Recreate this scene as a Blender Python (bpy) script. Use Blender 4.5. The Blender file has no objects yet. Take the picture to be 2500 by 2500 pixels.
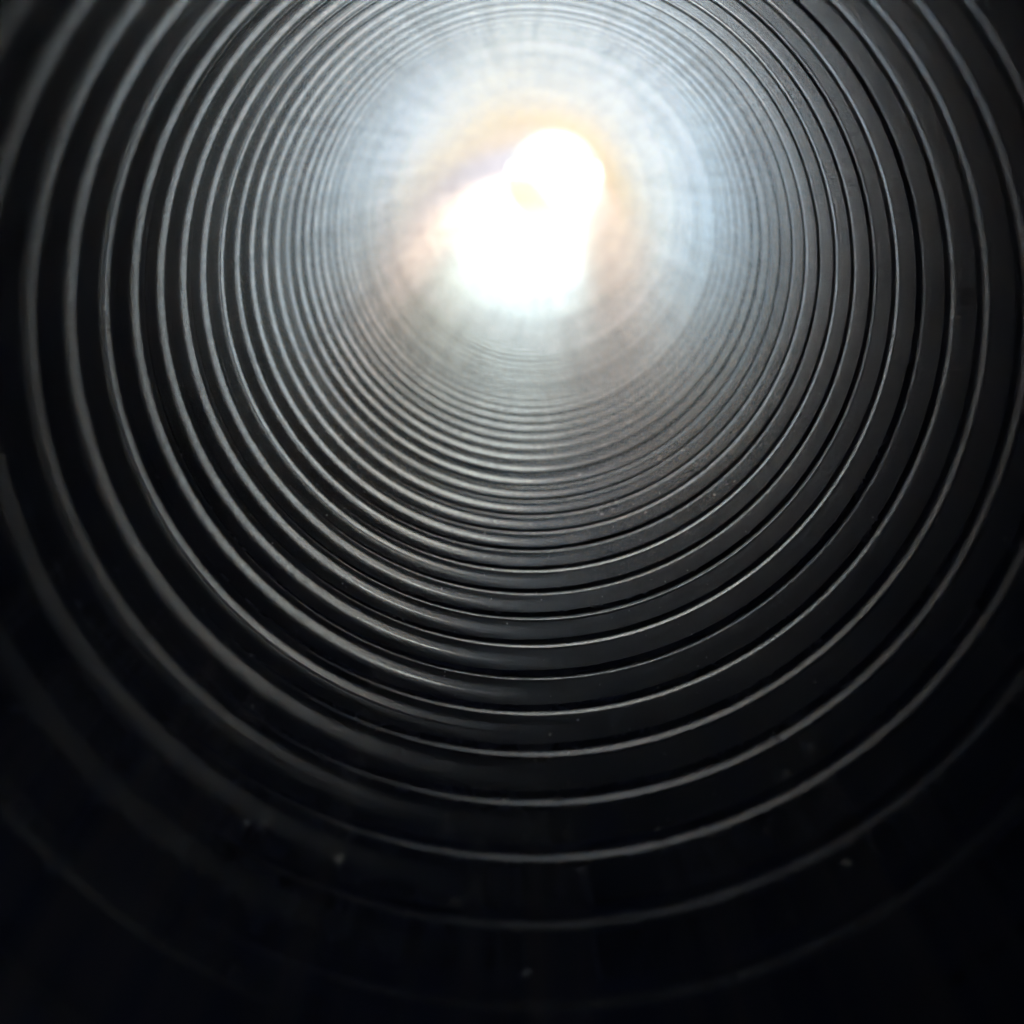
import bpy, math, random
import numpy as np
from mathutils import Vector

random.seed(11)
rng = np.random.default_rng(11)
sc = bpy.context.scene
col = sc.collection
R = math.radians

# ----------------------------------------------------------------- camera, sky, sun, exposure
PITCH = 0.04            # one corrugation
RAD = 0.1438            # inside radius of the pipe
Y_END = 4.789            # the bright far mouth
Y_NEAR = -0.62          # the near mouth, behind the camera
AX_Z = 0.167            # height of the pipe's axis above the ground
CAM_UP = 0.0525         # the lens sits above the axis
CAM_SIDE = -0.0042

cam_d = bpy.data.cameras.new('camera')
cam = bpy.data.objects.new('camera', cam_d)
col.objects.link(cam)
cam.location = (CAM_SIDE, 0.0, AX_Z + CAM_UP)
cam.rotation_euler = (R(90 - 12.83), 0, R(0.31))
cam_d.sensor_width = 36.0
cam_d.lens = 53.75
cam_d.clip_start = 0.01
cam_d.clip_end = 5000
cam_d.dof.use_dof = True
cam_d.dof.focus_distance = 0.65
cam_d.dof.aperture_fstop = 8.9
cam_d.dof.aperture_blades = 0
sc.camera = cam

SUN_EL, SUN_AZ = 52.0, -176.0     # azimuth clockwise from +Y
w = bpy.data.worlds.new('World')
sc.world = w
w.use_nodes = True
nt = w.node_tree
bg = nt.nodes['Background']
sky = nt.nodes.new('ShaderNodeTexSky')
sky.sky_type = 'NISHITA'
sky.sun_disc = False
sky.sun_elevation = R(SUN_EL)
sky.sun_rotation = R(SUN_AZ)
sky.air_density = 1.0
sky.dust_density = 3.2
sky.ozone_density = 1.5
nt.links.new(sky.outputs[0], bg.inputs[0])
bg.inputs[1].default_value = 0.15

sd = bpy.data.lights.new('sun', 'SUN')
so = bpy.data.objects.new('sun', sd)
col.objects.link(so)
sd.energy = 2.0
sd.angle = R(0.5)
sd.color = (1.0, 0.93, 0.82)
el, az = R(SUN_EL), R(SUN_AZ)
sdir = Vector((math.sin(az) * math.cos(el), math.cos(az) * math.cos(el), math.sin(el)))
so.rotation_euler = sdir.to_track_quat('Z', 'Y').to_euler()

sc.view_settings.view_transform = 'Standard'
sc.view_settings.look = 'None'
sc.view_settings.gamma = 1
sc.view_settings.exposure = 3.4
sc.view_settings.use_curve_mapping = False
cy = sc.cycles
cy.max_bounces = 7
cy.glossy_bounces = 7
cy.diffuse_bounces = 1
cy.sample_clamp_indirect = 12
cy.blur_glossy = 0.0
cy.use_adaptive_sampling = True
cy.adaptive_threshold = 0.03
cy.use_denoising = True
cy.denoiser = 'OPENIMAGEDENOISE'
cy.caustics_reflective = True


def centre(y):
    """centre line of the pipe: straight near the camera, drifting right towards the mouth"""
    t = np.clip(np.asarray(y) / Y_END, 0, None)
    return 0.098 * t ** 2.2, AX_Z + 0.004 * t ** 2


# a light portal over the far mouth: it emits nothing, it only tells the renderer where the sky comes in
pd = bpy.data.lights.new('mouth_portal', 'AREA')
pd.shape = 'DISK'
pd.size = 2 * RAD + 0.02
pd.cycles.is_portal = True
po = bpy.data.objects.new('mouth_portal', pd)
col.objects.link(po)
cx, cz = centre(Y_END + 0.03)
po.location = (float(cx), Y_END + 0.03, float(cz))
po.rotation_euler = (R(-90), 0, 0)


# ----------------------------------------------------------------- materials
def mat(name):
    m = bpy.data.materials.new(name)
    m.use_nodes = True
    t = m.node_tree
    return m, t, t.nodes['Principled BSDF']


def N(t, kind, **kw):
    n = t.nodes.new(kind)
    for k, v in kw.items():
        setattr(n, k, v)
    return n


def noise(t, vec, scale, detail=3, rough=0.5, dim='2D'):
    n = N(t, 'ShaderNodeTexNoise', noise_dimensions=dim)
    n.inputs['Scale'].default_value = scale
    n.inputs['Detail'].default_value = detail
    n.inputs['Roughness'].default_value = rough
    t.links.new(vec, n.inputs['Vector'])
    return n.outputs['Fac']


def mapping(t, vec, scale):
    n = N(t, 'ShaderNodeMapping')
    n.inputs['Scale'].default_value = scale
    t.links.new(vec, n.inputs['Vector'])
    return n.outputs[0]


def ramp(t, fac, a, b, ca=(0, 0, 0, 1), cb=(1, 1, 1, 1)):
    n = N(t, 'ShaderNodeValToRGB')
    n.color_ramp.elements[0].position = a
    n.color_ramp.elements[1].position = b
    n.color_ramp.elements[0].color = ca
    n.color_ramp.elements[1].color = cb
    t.links.new(fac, n.inputs[0])
    return n.outputs[0]


def math_(t, op, a, b):
    n = N(t, 'ShaderNodeMath', operation=op)
    for i, v in enumerate((a, b)):
        if isinstance(v, (int, float)):
            n.inputs[i].default_value = v
        else:
            t.links.new(v, n.inputs[i])
    return n.outputs[0]


def plastic_material():
    m, t, b = mat('black_plastic')
    uv = N(t, 'ShaderNodeUVMap', uv_map='pipe').outputs[0]     # x: metres round the wall, y: metres along it
    # drawn-out extrusion streaks, along the pipe
    streak = noise(t, mapping(t, uv, (1000, 22, 1)), 1.0, 2, 0.65)
    wide = noise(t, mapping(t, uv, (70, 1.6, 1)), 1.0, 1, 0.6)
    grime = noise(t, mapping(t, uv, (80, 1.5, 1)), 1.0, 3, 0.6)
    grain = noise(t, mapping(t, uv, (1400, 900, 1)), 1.0, 0, 0.5)
    # dull film of dust, in patches
    film = ramp(t, grime, 0.46, 0.74)
    mix = N(t, 'ShaderNodeMix', data_type='RGBA')
    t.links.new(film, mix.inputs['Factor'])
    mix.inputs['A'].default_value = (0.018, 0.024, 0.048, 1)
    mix.inputs['B'].default_value = (0.040, 0.042, 0.055, 1)
    t.links.new(mix.outputs['Result'], b.inputs['Base Color'])
    r = math_(t, 'MULTIPLY_ADD', wide, 0.045)
    r.node.inputs[2].default_value = 0.075
    r2 = math_(t, 'MULTIPLY_ADD', film, 0.03)
    t.links.new(r, r2.node.inputs[2])
    # thin dull scuffs and dried runs along the pipe
    run = noise(t, mapping(t, uv, (210, 2.6, 1)), 1.0, 1, 0.5)
    scuff = ramp(t, run, 0.60, 0.92)
    r3 = math_(t, 'MULTIPLY_ADD', scuff, 0.05)
    t.links.new(r2, r3.node.inputs[2])
    r4 = math_(t, 'MULTIPLY_ADD', streak, 0.08)
    t.links.new(r3, r4.node.inputs[2])
    # the left wall is scuffed a little more matt than the rest
    sep = N(t, 'ShaderNodeSeparateXYZ')
    t.links.new(uv, sep.inputs[0])

    def rise(v, lo, hi):
        n = N(t, 'ShaderNodeMapRange', interpolation_type='SMOOTHSTEP')
        n.inputs['From Min'].default_value = lo
        n.inputs['From Max'].default_value = hi
        t.links.new(v, n.inputs['Value'])
        return n.outputs[0]
    scuffed = math_(t, 'MULTIPLY', rise(sep.outputs[1], 2.5, 1.5),
                    math_(t, 'MULTIPLY', rise(sep.outputs[0], 0.22, 0.36), rise(sep.outputs[0], 0.68, 0.54)))
    r5 = math_(t, 'MULTIPLY_ADD', scuffed, 0.065)
    t.links.new(r4, r5.node.inputs[2])
    t.links.new(r5, b.inputs['Roughness'])
    b.inputs['Specular Tint'].default_value = (0.60, 0.76, 1.0, 1)  # bluish tint stands in for blue sky reflected close to the eye
    b.inputs['IOR'].default_value = 1.5
    h = math_(t, 'MULTIPLY', streak, 1.3)
    h = math_(t, 'ADD', h, math_(t, 'MULTIPLY', wide, 0.4))
    h = math_(t, 'ADD', h, math_(t, 'MULTIPLY', grain, 0.8))
    bp = N(t, 'ShaderNodeBump')
    bp.inputs['Strength'].default_value = 0.5
    bp.inputs['Distance'].default_value = 0.00012
    t.links.new(h, bp.inputs['Height'])
    t.links.new(bp.outputs[0], b.inputs['Normal'])
    return m


def ground_material():
    m, t, b = mat('reflection_earth')  # earth colours set for what the pipe wall reflects
    c = N(t, 'ShaderNodeTexCoord').outputs['Object']
    f = noise(t, c, 1.3, 4, 0.6, '3D')
    g = noise(t, c, 60, 2, 0.6, '3D')
    fac = math_(t, 'ADD', math_(t, 'MULTIPLY', f, 0.7), math_(t, 'MULTIPLY', g, 0.3))
    sand = ramp(t, fac, 0.3, 0.7, (0.115, 0.084, 0.027, 1), (0.15, 0.112, 0.04, 1))
    cut_brown = ramp(t, fac, 0.3, 0.7, (0.28, 0.195, 0.12, 1), (0.36, 0.26, 0.165, 1))
    shade_grey = ramp(t, fac, 0.3, 0.7, (0.085, 0.082, 0.085, 1), (0.13, 0.126, 0.13, 1))
    peach = ramp(t, fac, 0.3, 0.7, (0.50, 0.38, 0.28, 1), (0.58, 0.46, 0.35, 1))
    xyz = N(t, 'ShaderNodeSeparateXYZ')
    t.links.new(c, xyz.inputs[0])
    wob = math_(t, 'ADD', xyz.outputs[0], math_(t, 'MULTIPLY', f, 0.10))

    def over(base, top, fac_):
        n = N(t, 'ShaderNodeMix', data_type='RGBA')
        t.links.new(fac_, n.inputs['Factor'])
        t.links.new(base, n.inputs['A'])
        t.links.new(top, n.inputs['B'])
        return n.outputs['Result']

    # greyer right half painted as shade, brown on the added cut face, sand elsewhere
    def band(lo, hi):
        n = N(t, 'ShaderNodeMapRange')
        n.inputs['From Min'].default_value = lo
        n.inputs['From Max'].default_value = hi
        t.links.new(wob, n.inputs['Value'])
        return n.outputs[0]
    colr = over(sand, shade_grey, band(0.20, 0.24))
    colr = over(colr, peach, band(1.10, 1.18))
    colr = over(colr, cut_brown, band(-0.46, -0.50))
    dist = N(t, 'ShaderNodeMapRange')
    dist.inputs['From Min'].default_value = 26
    dist.inputs['From Max'].default_value = 36
    t.links.new(xyz.outputs[1], dist.inputs['Value'])
    far_pale = ramp(t, fac, 0.3, 0.7, (0.28, 0.26, 0.22, 1), (0.36, 0.34, 0.29, 1))    # far ground painted paler so the mouth burns out to white
    colr = over(colr, far_pale, dist.outputs[0])
    t.links.new(colr, b.inputs['Base Color'])
    b.inputs['Roughness'].default_value = 0.95
    return m


def dust_material():
    m, t, b = mat('pale_dust')
    b.inputs['Base Color'].default_value = (0.55, 0.55, 0.53, 1)
    b.inputs['Roughness'].default_value = 0.35
    return m


M_PLASTIC = plastic_material()
M_GROUND = ground_material()
M_DUST = dust_material()
M_BEAD, _t, _b = mat('clear_bead')  # clear beads in place of dust specks, to catch the light
_b.inputs['Transmission Weight'].default_value = 1.0
_b.inputs['IOR'].default_value = 1.33
_b.inputs['Roughness'].default_value = 0.06


def link(name, me, material, parent=None):
    o = bpy.data.objects.new(name, me)
    me.materials.append(material)
    col.objects.link(o)
    if parent:
        o.parent = parent
    return o


def grid_mesh(name, P, Nrm=None, UV=None, wrap=True, flip=False):
    """P: (rows, cols, 3) grid, wrapped round the columns when asked"""
    nr, nc = P.shape[:2]
    V = P.reshape(-1, 3)
    i = np.arange(nr - 1)[:, None]
    cols_ = np.arange(nc if wrap else nc - 1)[None, :]
    j1 = (cols_ + 1) % nc
    a = i * nc + cols_
    b_ = i * nc + j1
    c = (i + 1) * nc + j1
    d = (i + 1) * nc + cols_
    F = np.stack([a, b_, c, d] if not flip else [d, c, b_, a], -1).reshape(-1, 4)
    me = bpy.data.meshes.new(name)
    me.vertices.add(len(V))
    me.vertices.foreach_set('co', V.astype(np.float32).ravel())
    me.loops.add(F.size)
    me.loops.foreach_set('vertex_index', F.astype(np.int32).ravel())
    me.polygons.add(len(F))
    me.polygons.foreach_set('loop_start', np.arange(0, F.size, 4, dtype=np.int32))
    me.polygons.foreach_set('use_smooth', np.ones(len(F), bool))
    if UV is not None:
        u, v, per = UV
        uvl = me.uv_layers.new(name='pipe')
        U = np.broadcast_to(u, (nr, nc)).reshape(-1)[F].copy()
        W = np.broadcast_to(v, (nr, nc)).reshape(-1)[F]
        # last column of quads: let u run on past the seam
        wide_ = (U.max(1) - U.min(1)) > per * 0.5
        Uw = U[wide_]
        Uw[Uw < per * 0.5] += per
        U[wide_] = Uw
        uvl.data.foreach_set('uv', np.stack([U, W], -1).astype(np.float32).ravel())
    me.update(calc_edges=True)
    if Nrm is not None:
        me.normals_split_custom_set_from_vertices(Nrm.reshape(-1, 3).astype(np.float32))
    return me


# ----------------------------------------------------------------- the ground outside, with unseen banks added for the pipe's reflections
def build_ground():
    """unseen trench added to shape the reflections: steep face left, low bank right"""
    xs = np.array([-900, -200, -60, -20, -6, -3, -1.6, -0.80, -0.66, -0.60, -0.52, -0.3, 0.06, 0.12, 0.6, 1.1, 1.3, 1.50, 1.70, 2.2, 4, 10, 40, 200, 900.])
    zs = np.array([2.5, 2.5, 2.5, 2.5, 2.5, 2.5, 2.45, 2.35, 2.0, 0.10, 0.0, 0, 0, 0, 0, 0.02, 0.20, 0.42, 0.60, 0.66, 0.66, 0.66, 0.66, 0.66, 0.66])
    ys = np.concatenate([[-900, -200, -60, -20], np.arange(-8, 24, 0.4), [26, 30, 80, 250, 1500.]])
    X, Y = np.meshgrid(xs, ys)
    far = np.clip((Y - 16) / 10, 0, 1)                 # the added cut runs out on to open ground
    Z = zs[None, :] * (1 - far * far * (3 - 2 * far))
    bank = np.clip(Z, 0, 0.3) / 0.3
    X = X + bank * (np.abs(X) < 3) * 0.05 * np.sin(Y * 2.3 + 3 * Z)
    o = link('ground', grid_mesh('ground', np.stack([X, Y, Z], -1), wrap=False), M_GROUND)
    o['kind'] = 'structure'
    return o


build_ground()


def build_bounce_slab():
    # an unseen slab added before the mouth to brighten the pipe's reflections
    xs = np.array([-0.50, -0.49, -0.2, 0.0, 0.27, 0.28])
    ys = np.array([4.85, 4.86, 5.5, 6.5, 7.6, 7.61])
    X, Y = np.meshgrid(xs, ys)
    Z = np.full_like(X, 0.022)
    Z[0, :] = Z[-1, :] = 0.004
    Z[:, 0] = Z[:, -1] = 0.004
    m, t, b = mat('bounce_surface')
    c = N(t, 'ShaderNodeTexCoord').outputs['Object']
    t.links.new(ramp(t, noise(t, c, 6, 4, 0.6, '3D'), 0.3, 0.7, (0.14, 0.107, 0.047, 1), (0.185, 0.144, 0.068, 1)), b.inputs['Base Color'])
    b.inputs['Roughness'].default_value = 0.9
    o = link('bounce_slab', grid_mesh('bounce_slab', np.stack([X, Y, Z], -1), wrap=False), m)
    o['kind'] = 'structure'


build_bounce_slab()

# ----------------------------------------------------------------- the pipe
pipe = bpy.data.objects.new('drainage_pipe', None)
col.objects.link(pipe)
pipe['label'] = 'long black ribbed plastic drainage pipe seen from inside, running to its bright mouth'
pipe['category'] = 'pipe'

NR = int(round((Y_END - Y_NEAR) / PITCH))
Y0 = Y_END - NR * PITCH
wave_k = rng.normal(0, 1, (NR + 1, 4))


def bump_fn(x, c, wd):
    return np.exp(-((x - c) / wd) ** 2)


def sstep(x, a, b):
    t = np.clip((x - a) / (b - a), 0, 1)
    return t * t * (3 - 2 * t)


# one corrugation: a long even slope towards the eye, a shorter, steeper one behind, rounded where they meet
WAVE_U = np.linspace(0, 1, 401)
_x = (WAVE_U[:-1] + 0.5) % 1.0 - 0.5
_c = np.where((_x > -0.33) & (_x < 0.38), np.clip((0.38 - _x) / 0.22, 0, 1), 0.0)
_k = np.exp(-((np.arange(400) - 200) / 16.0) ** 2)
_c = np.real(np.fft.ifft(np.fft.fft(_c) * np.fft.fft(np.fft.ifftshift(_k / _k.sum()))))
_c = np.where(_c > 0, _c, 0)
_s = (_c - _c.mean()) / (_c.max() - _c.mean())
WAVE_H = np.concatenate([[0], np.cumsum(_s) / 400])
WAVE_H -= WAVE_H.mean()


def height(y, phi):
    """inward height of the wall (metres) at distance y and angle phi (0 = right, pi/2 = up)"""
    s = (y - Y0) / PITCH
    k = np.clip(np.floor(s).astype(int), 0, NR)
    u = s - np.floor(s)                       # 0 at the near end of a corrugation
    jit = lambda c: wave_k[np.clip(k, 0, NR), c]
    left = 0.5 - 0.5 * np.cos(phi - 0.10)      # 1 on the left wall, 0 on the right
    left = sstep(left, 0.42, 0.95)
    reach = (RAD - CAM_UP * np.sin(phi)) / 0.196   # the moulding is shallower towards the top
    slope = (-0.003 + 0.062 * left) * (0.4 + 0.82 * reach) * (1 + 0.16 * jit(0))
    slope = slope * np.clip(0.5 / np.maximum(y, 0.1), 0.40, 1.05) ** 0.85
    slope = slope * (1 + 0.30 * np.sin(phi) * (np.sin(phi) < 0) * (1 - sstep(y, 0.35, 0.6)))
    slope = slope + 0.032 * np.exp(-((phi - 4.50) / 0.55) ** 2) * sstep(y, 0.6, 1.0)   # the floor ripples more further in
    slope = slope * (0.35 + 0.65 * sstep(y, 0.27, 0.42))
    wave = slope * PITCH * np.interp((u - 0.62 + 0.10 * (1 - left)) % 1.0, WAVE_U, WAVE_H)
    calm = 1 - 0.62 * sstep(y, 0.9, 2.7)          # the moulding is flatter towards the mouth
    wave = wave * calm
    # the crease where two corrugations meet: falls away from the eye, climbs back to a crisp lip;
    # only a fine score on the left
    gd = (0.00078 * reach - 0.00070 * left * reach) * (1 + 0.22 * jit(1)) * (0.25 + 0.75 * sstep(y, 0.25, 0.52)) * np.clip(0.55 / np.maximum(y, 0.1), 0.5, 1.0) ** 0.7
    gw = 0.150 - 0.115 * left
    g0 = 0.475 + 0.15 * (1 - left) + 0.008 * jit(2) * (1 - left)
    down = sstep(u, g0 - gw * 1.15, g0)
    up = np.clip((u - g0) / gw, 0, 1) ** 1.30
    gr = down - up * (u >= g0)
    bead = 0.00009 * np.clip(1 + 0.8 * jit(3), 0, 2.2) * (1 - left) * bump_fn(u, g0 - gw * 1.25, 0.035)
    wave = wave + bead
    # slow unevenness of the moulding
    lump = 0.00006 * np.sin(3 * phi + 0.23 * s) * np.sin(0.37 * s + phi) + 0.00004 * np.sin(5 * phi - 0.31 * s)
    return wave - gd * gr * (0.5 + 0.5 * calm) + lump


def wall_point(y, phi):
    h = height(y, phi)
    r = RAD - h
    cx_, cz_ = centre(y)
    return np.stack([cx_ + r * np.cos(phi), y + 0 * phi, cz_ + r * np.sin(phi)], -1)


def profile_u(n):
    """samples along one corrugation, closer together round the groove"""
    return np.unique(np.concatenate([np.linspace(0, 1, n), np.linspace(0.40, 0.78, n)]))


for k in range(NR):
    ya = Y0 + k * PITCH
    if ya < 0.15:
        nu, nphi = 10, 160
    elif ya < 0.95:
        nu, nphi = 28, 320
    elif ya < 1.8:
        nu, nphi = 18, 256
    else:
        nu, nphi = 12, 192
    phi = np.linspace(0, 2 * np.pi, nphi, endpoint=False)[None, :]
    y = (ya + PITCH * profile_u(nu))[:, None]
    y = np.clip(y, ya + 1e-7, ya + PITCH - 1e-7)
    y, phi = np.broadcast_arrays(y, phi)
    P = wall_point(y, phi)
    e = 1e-4
    dphi = wall_point(y, phi + e) - wall_point(y, phi - e)
    dy = wall_point(y + 6e-5, phi) - wall_point(y - 6e-5, phi)
    nrm = np.cross(dphi, dy)
    nrm /= np.linalg.norm(nrm, axis=-1, keepdims=True)
    inw = -np.stack([np.cos(phi), 0 * phi, np.sin(phi)], -1)
    sgn = np.sign((nrm * inw).sum(-1, keepdims=True))
    nrm *= sgn
    per = 2 * np.pi * RAD
    me = grid_mesh('corrugation', P, nrm, (phi * RAD, y - Y0, per), True, flip=(sgn.mean() < 0))
    link('corrugation', me, M_PLASTIC, pipe)

# outer shell: deep hollow ribs outside, a closed rim at both mouths
def build_shell():
    nphi = 96
    phi = np.linspace(0, 2 * np.pi, nphi, endpoint=False)[None, :]
    s = np.linspace(0, NR, NR * 8 + 1)
    ro = RAD + 0.009 + 0.013 * sstep(0.5 - 0.5 * np.cos(2 * np.pi * (s - 0.0)), 0.25, 0.75)
    y = Y0 + s * PITCH
    y = np.concatenate([[y[0]], y, [y[-1]]])
    ro = np.concatenate([[RAD - 0.0002], ro, [RAD - 0.0002]])[:, None]
    cx_, cz_ = centre(y)
    P = np.stack([cx_[:, None] + ro * np.cos(phi), y[:, None] + 0 * phi, cz_[:, None] + ro * np.sin(phi)], -1)
    me = grid_mesh('outer_shell', P, None, (phi * RAD, y[:, None], 2 * np.pi * RAD), True, flip=False)
    link('outer_shell', me, M_PLASTIC, pipe)


build_shell()

# ----------------------------------------------------------------- loose dust and clear beads standing in for bright specks on the pipe's floor
def build_dust(name, count, place, seg, lift, material, label, category):
    """many tiny rounded grains in one object: nobody could count them"""
    th = np.linspace(0, np.pi, seg // 2 + 1)
    ph_ = np.linspace(0, 2 * np.pi, seg, endpoint=False)
    base_v = np.array([(math.sin(a) * math.cos(b), math.sin(a) * math.sin(b), math.cos(a)) for a in th[1:-1] for b in ph_] + [(0, 0, 1), (0, 0, -1)])
    rows = len(th) - 2
    base_f = []
    for i in range(rows - 1):
        for j in range(seg):
            base_f.append((i * seg + j, (i + 1) * seg + j, (i + 1) * seg + (j + 1) % seg, i * seg + (j + 1) % seg))
    top, bot = rows * seg, rows * seg + 1
    for j in range(seg):
        base_f.append((top, j, (j + 1) % seg))
        base_f.append((bot, (rows - 1) * seg + (j + 1) % seg, (rows - 1) * seg + j))
    V, F = [], []
    for i in range(count):
        y, ph, r = place()
        p = wall_point(np.array([y]), np.array([ph]))[0]
        n = np.array((-math.cos(ph), 0, -math.sin(ph)))
        p = p + n * r * lift
        sx, sy, sz = (random.uniform(0.75, 1.2) for _ in range(3))
        b0 = len(V)
        V += [tuple(p + v * r * np.array((sx, sy, sz))) for v in base_v]
        F += [tuple(b0 + j for j in f) for f in base_f]
    me = bpy.data.meshes.new(name)
    me.from_pydata(V, [], F)
    for q in me.polygons:
        q.use_smooth = True
    o = link(name, me, material)
    o['kind'] = 'stuff'
    o['label'] = label
    o['category'] = category


build_dust('dust', 340,
           lambda: (random.uniform(0.40, 1.1), -math.pi / 2 + max(-1.0, min(1.2, random.gauss(0.12, 0.5))), 0.00008 * random.lognormvariate(0.2, 0.45)),
           6, 0.5, M_DUST, 'tiny pale dust specks lying on the floor of the black pipe', 'dust')
build_dust('dust_beads', 34,
           lambda: (random.uniform(0.27, 0.48), -math.pi / 2 + max(-0.9, min(1.2, random.gauss(0.20, 0.45))), random.uniform(0.0004, 0.0009)),
           14, 0.95, M_BEAD, 'clear beads standing in for bright dust specks on the dark near floor of the pipe', 'dust_beads')
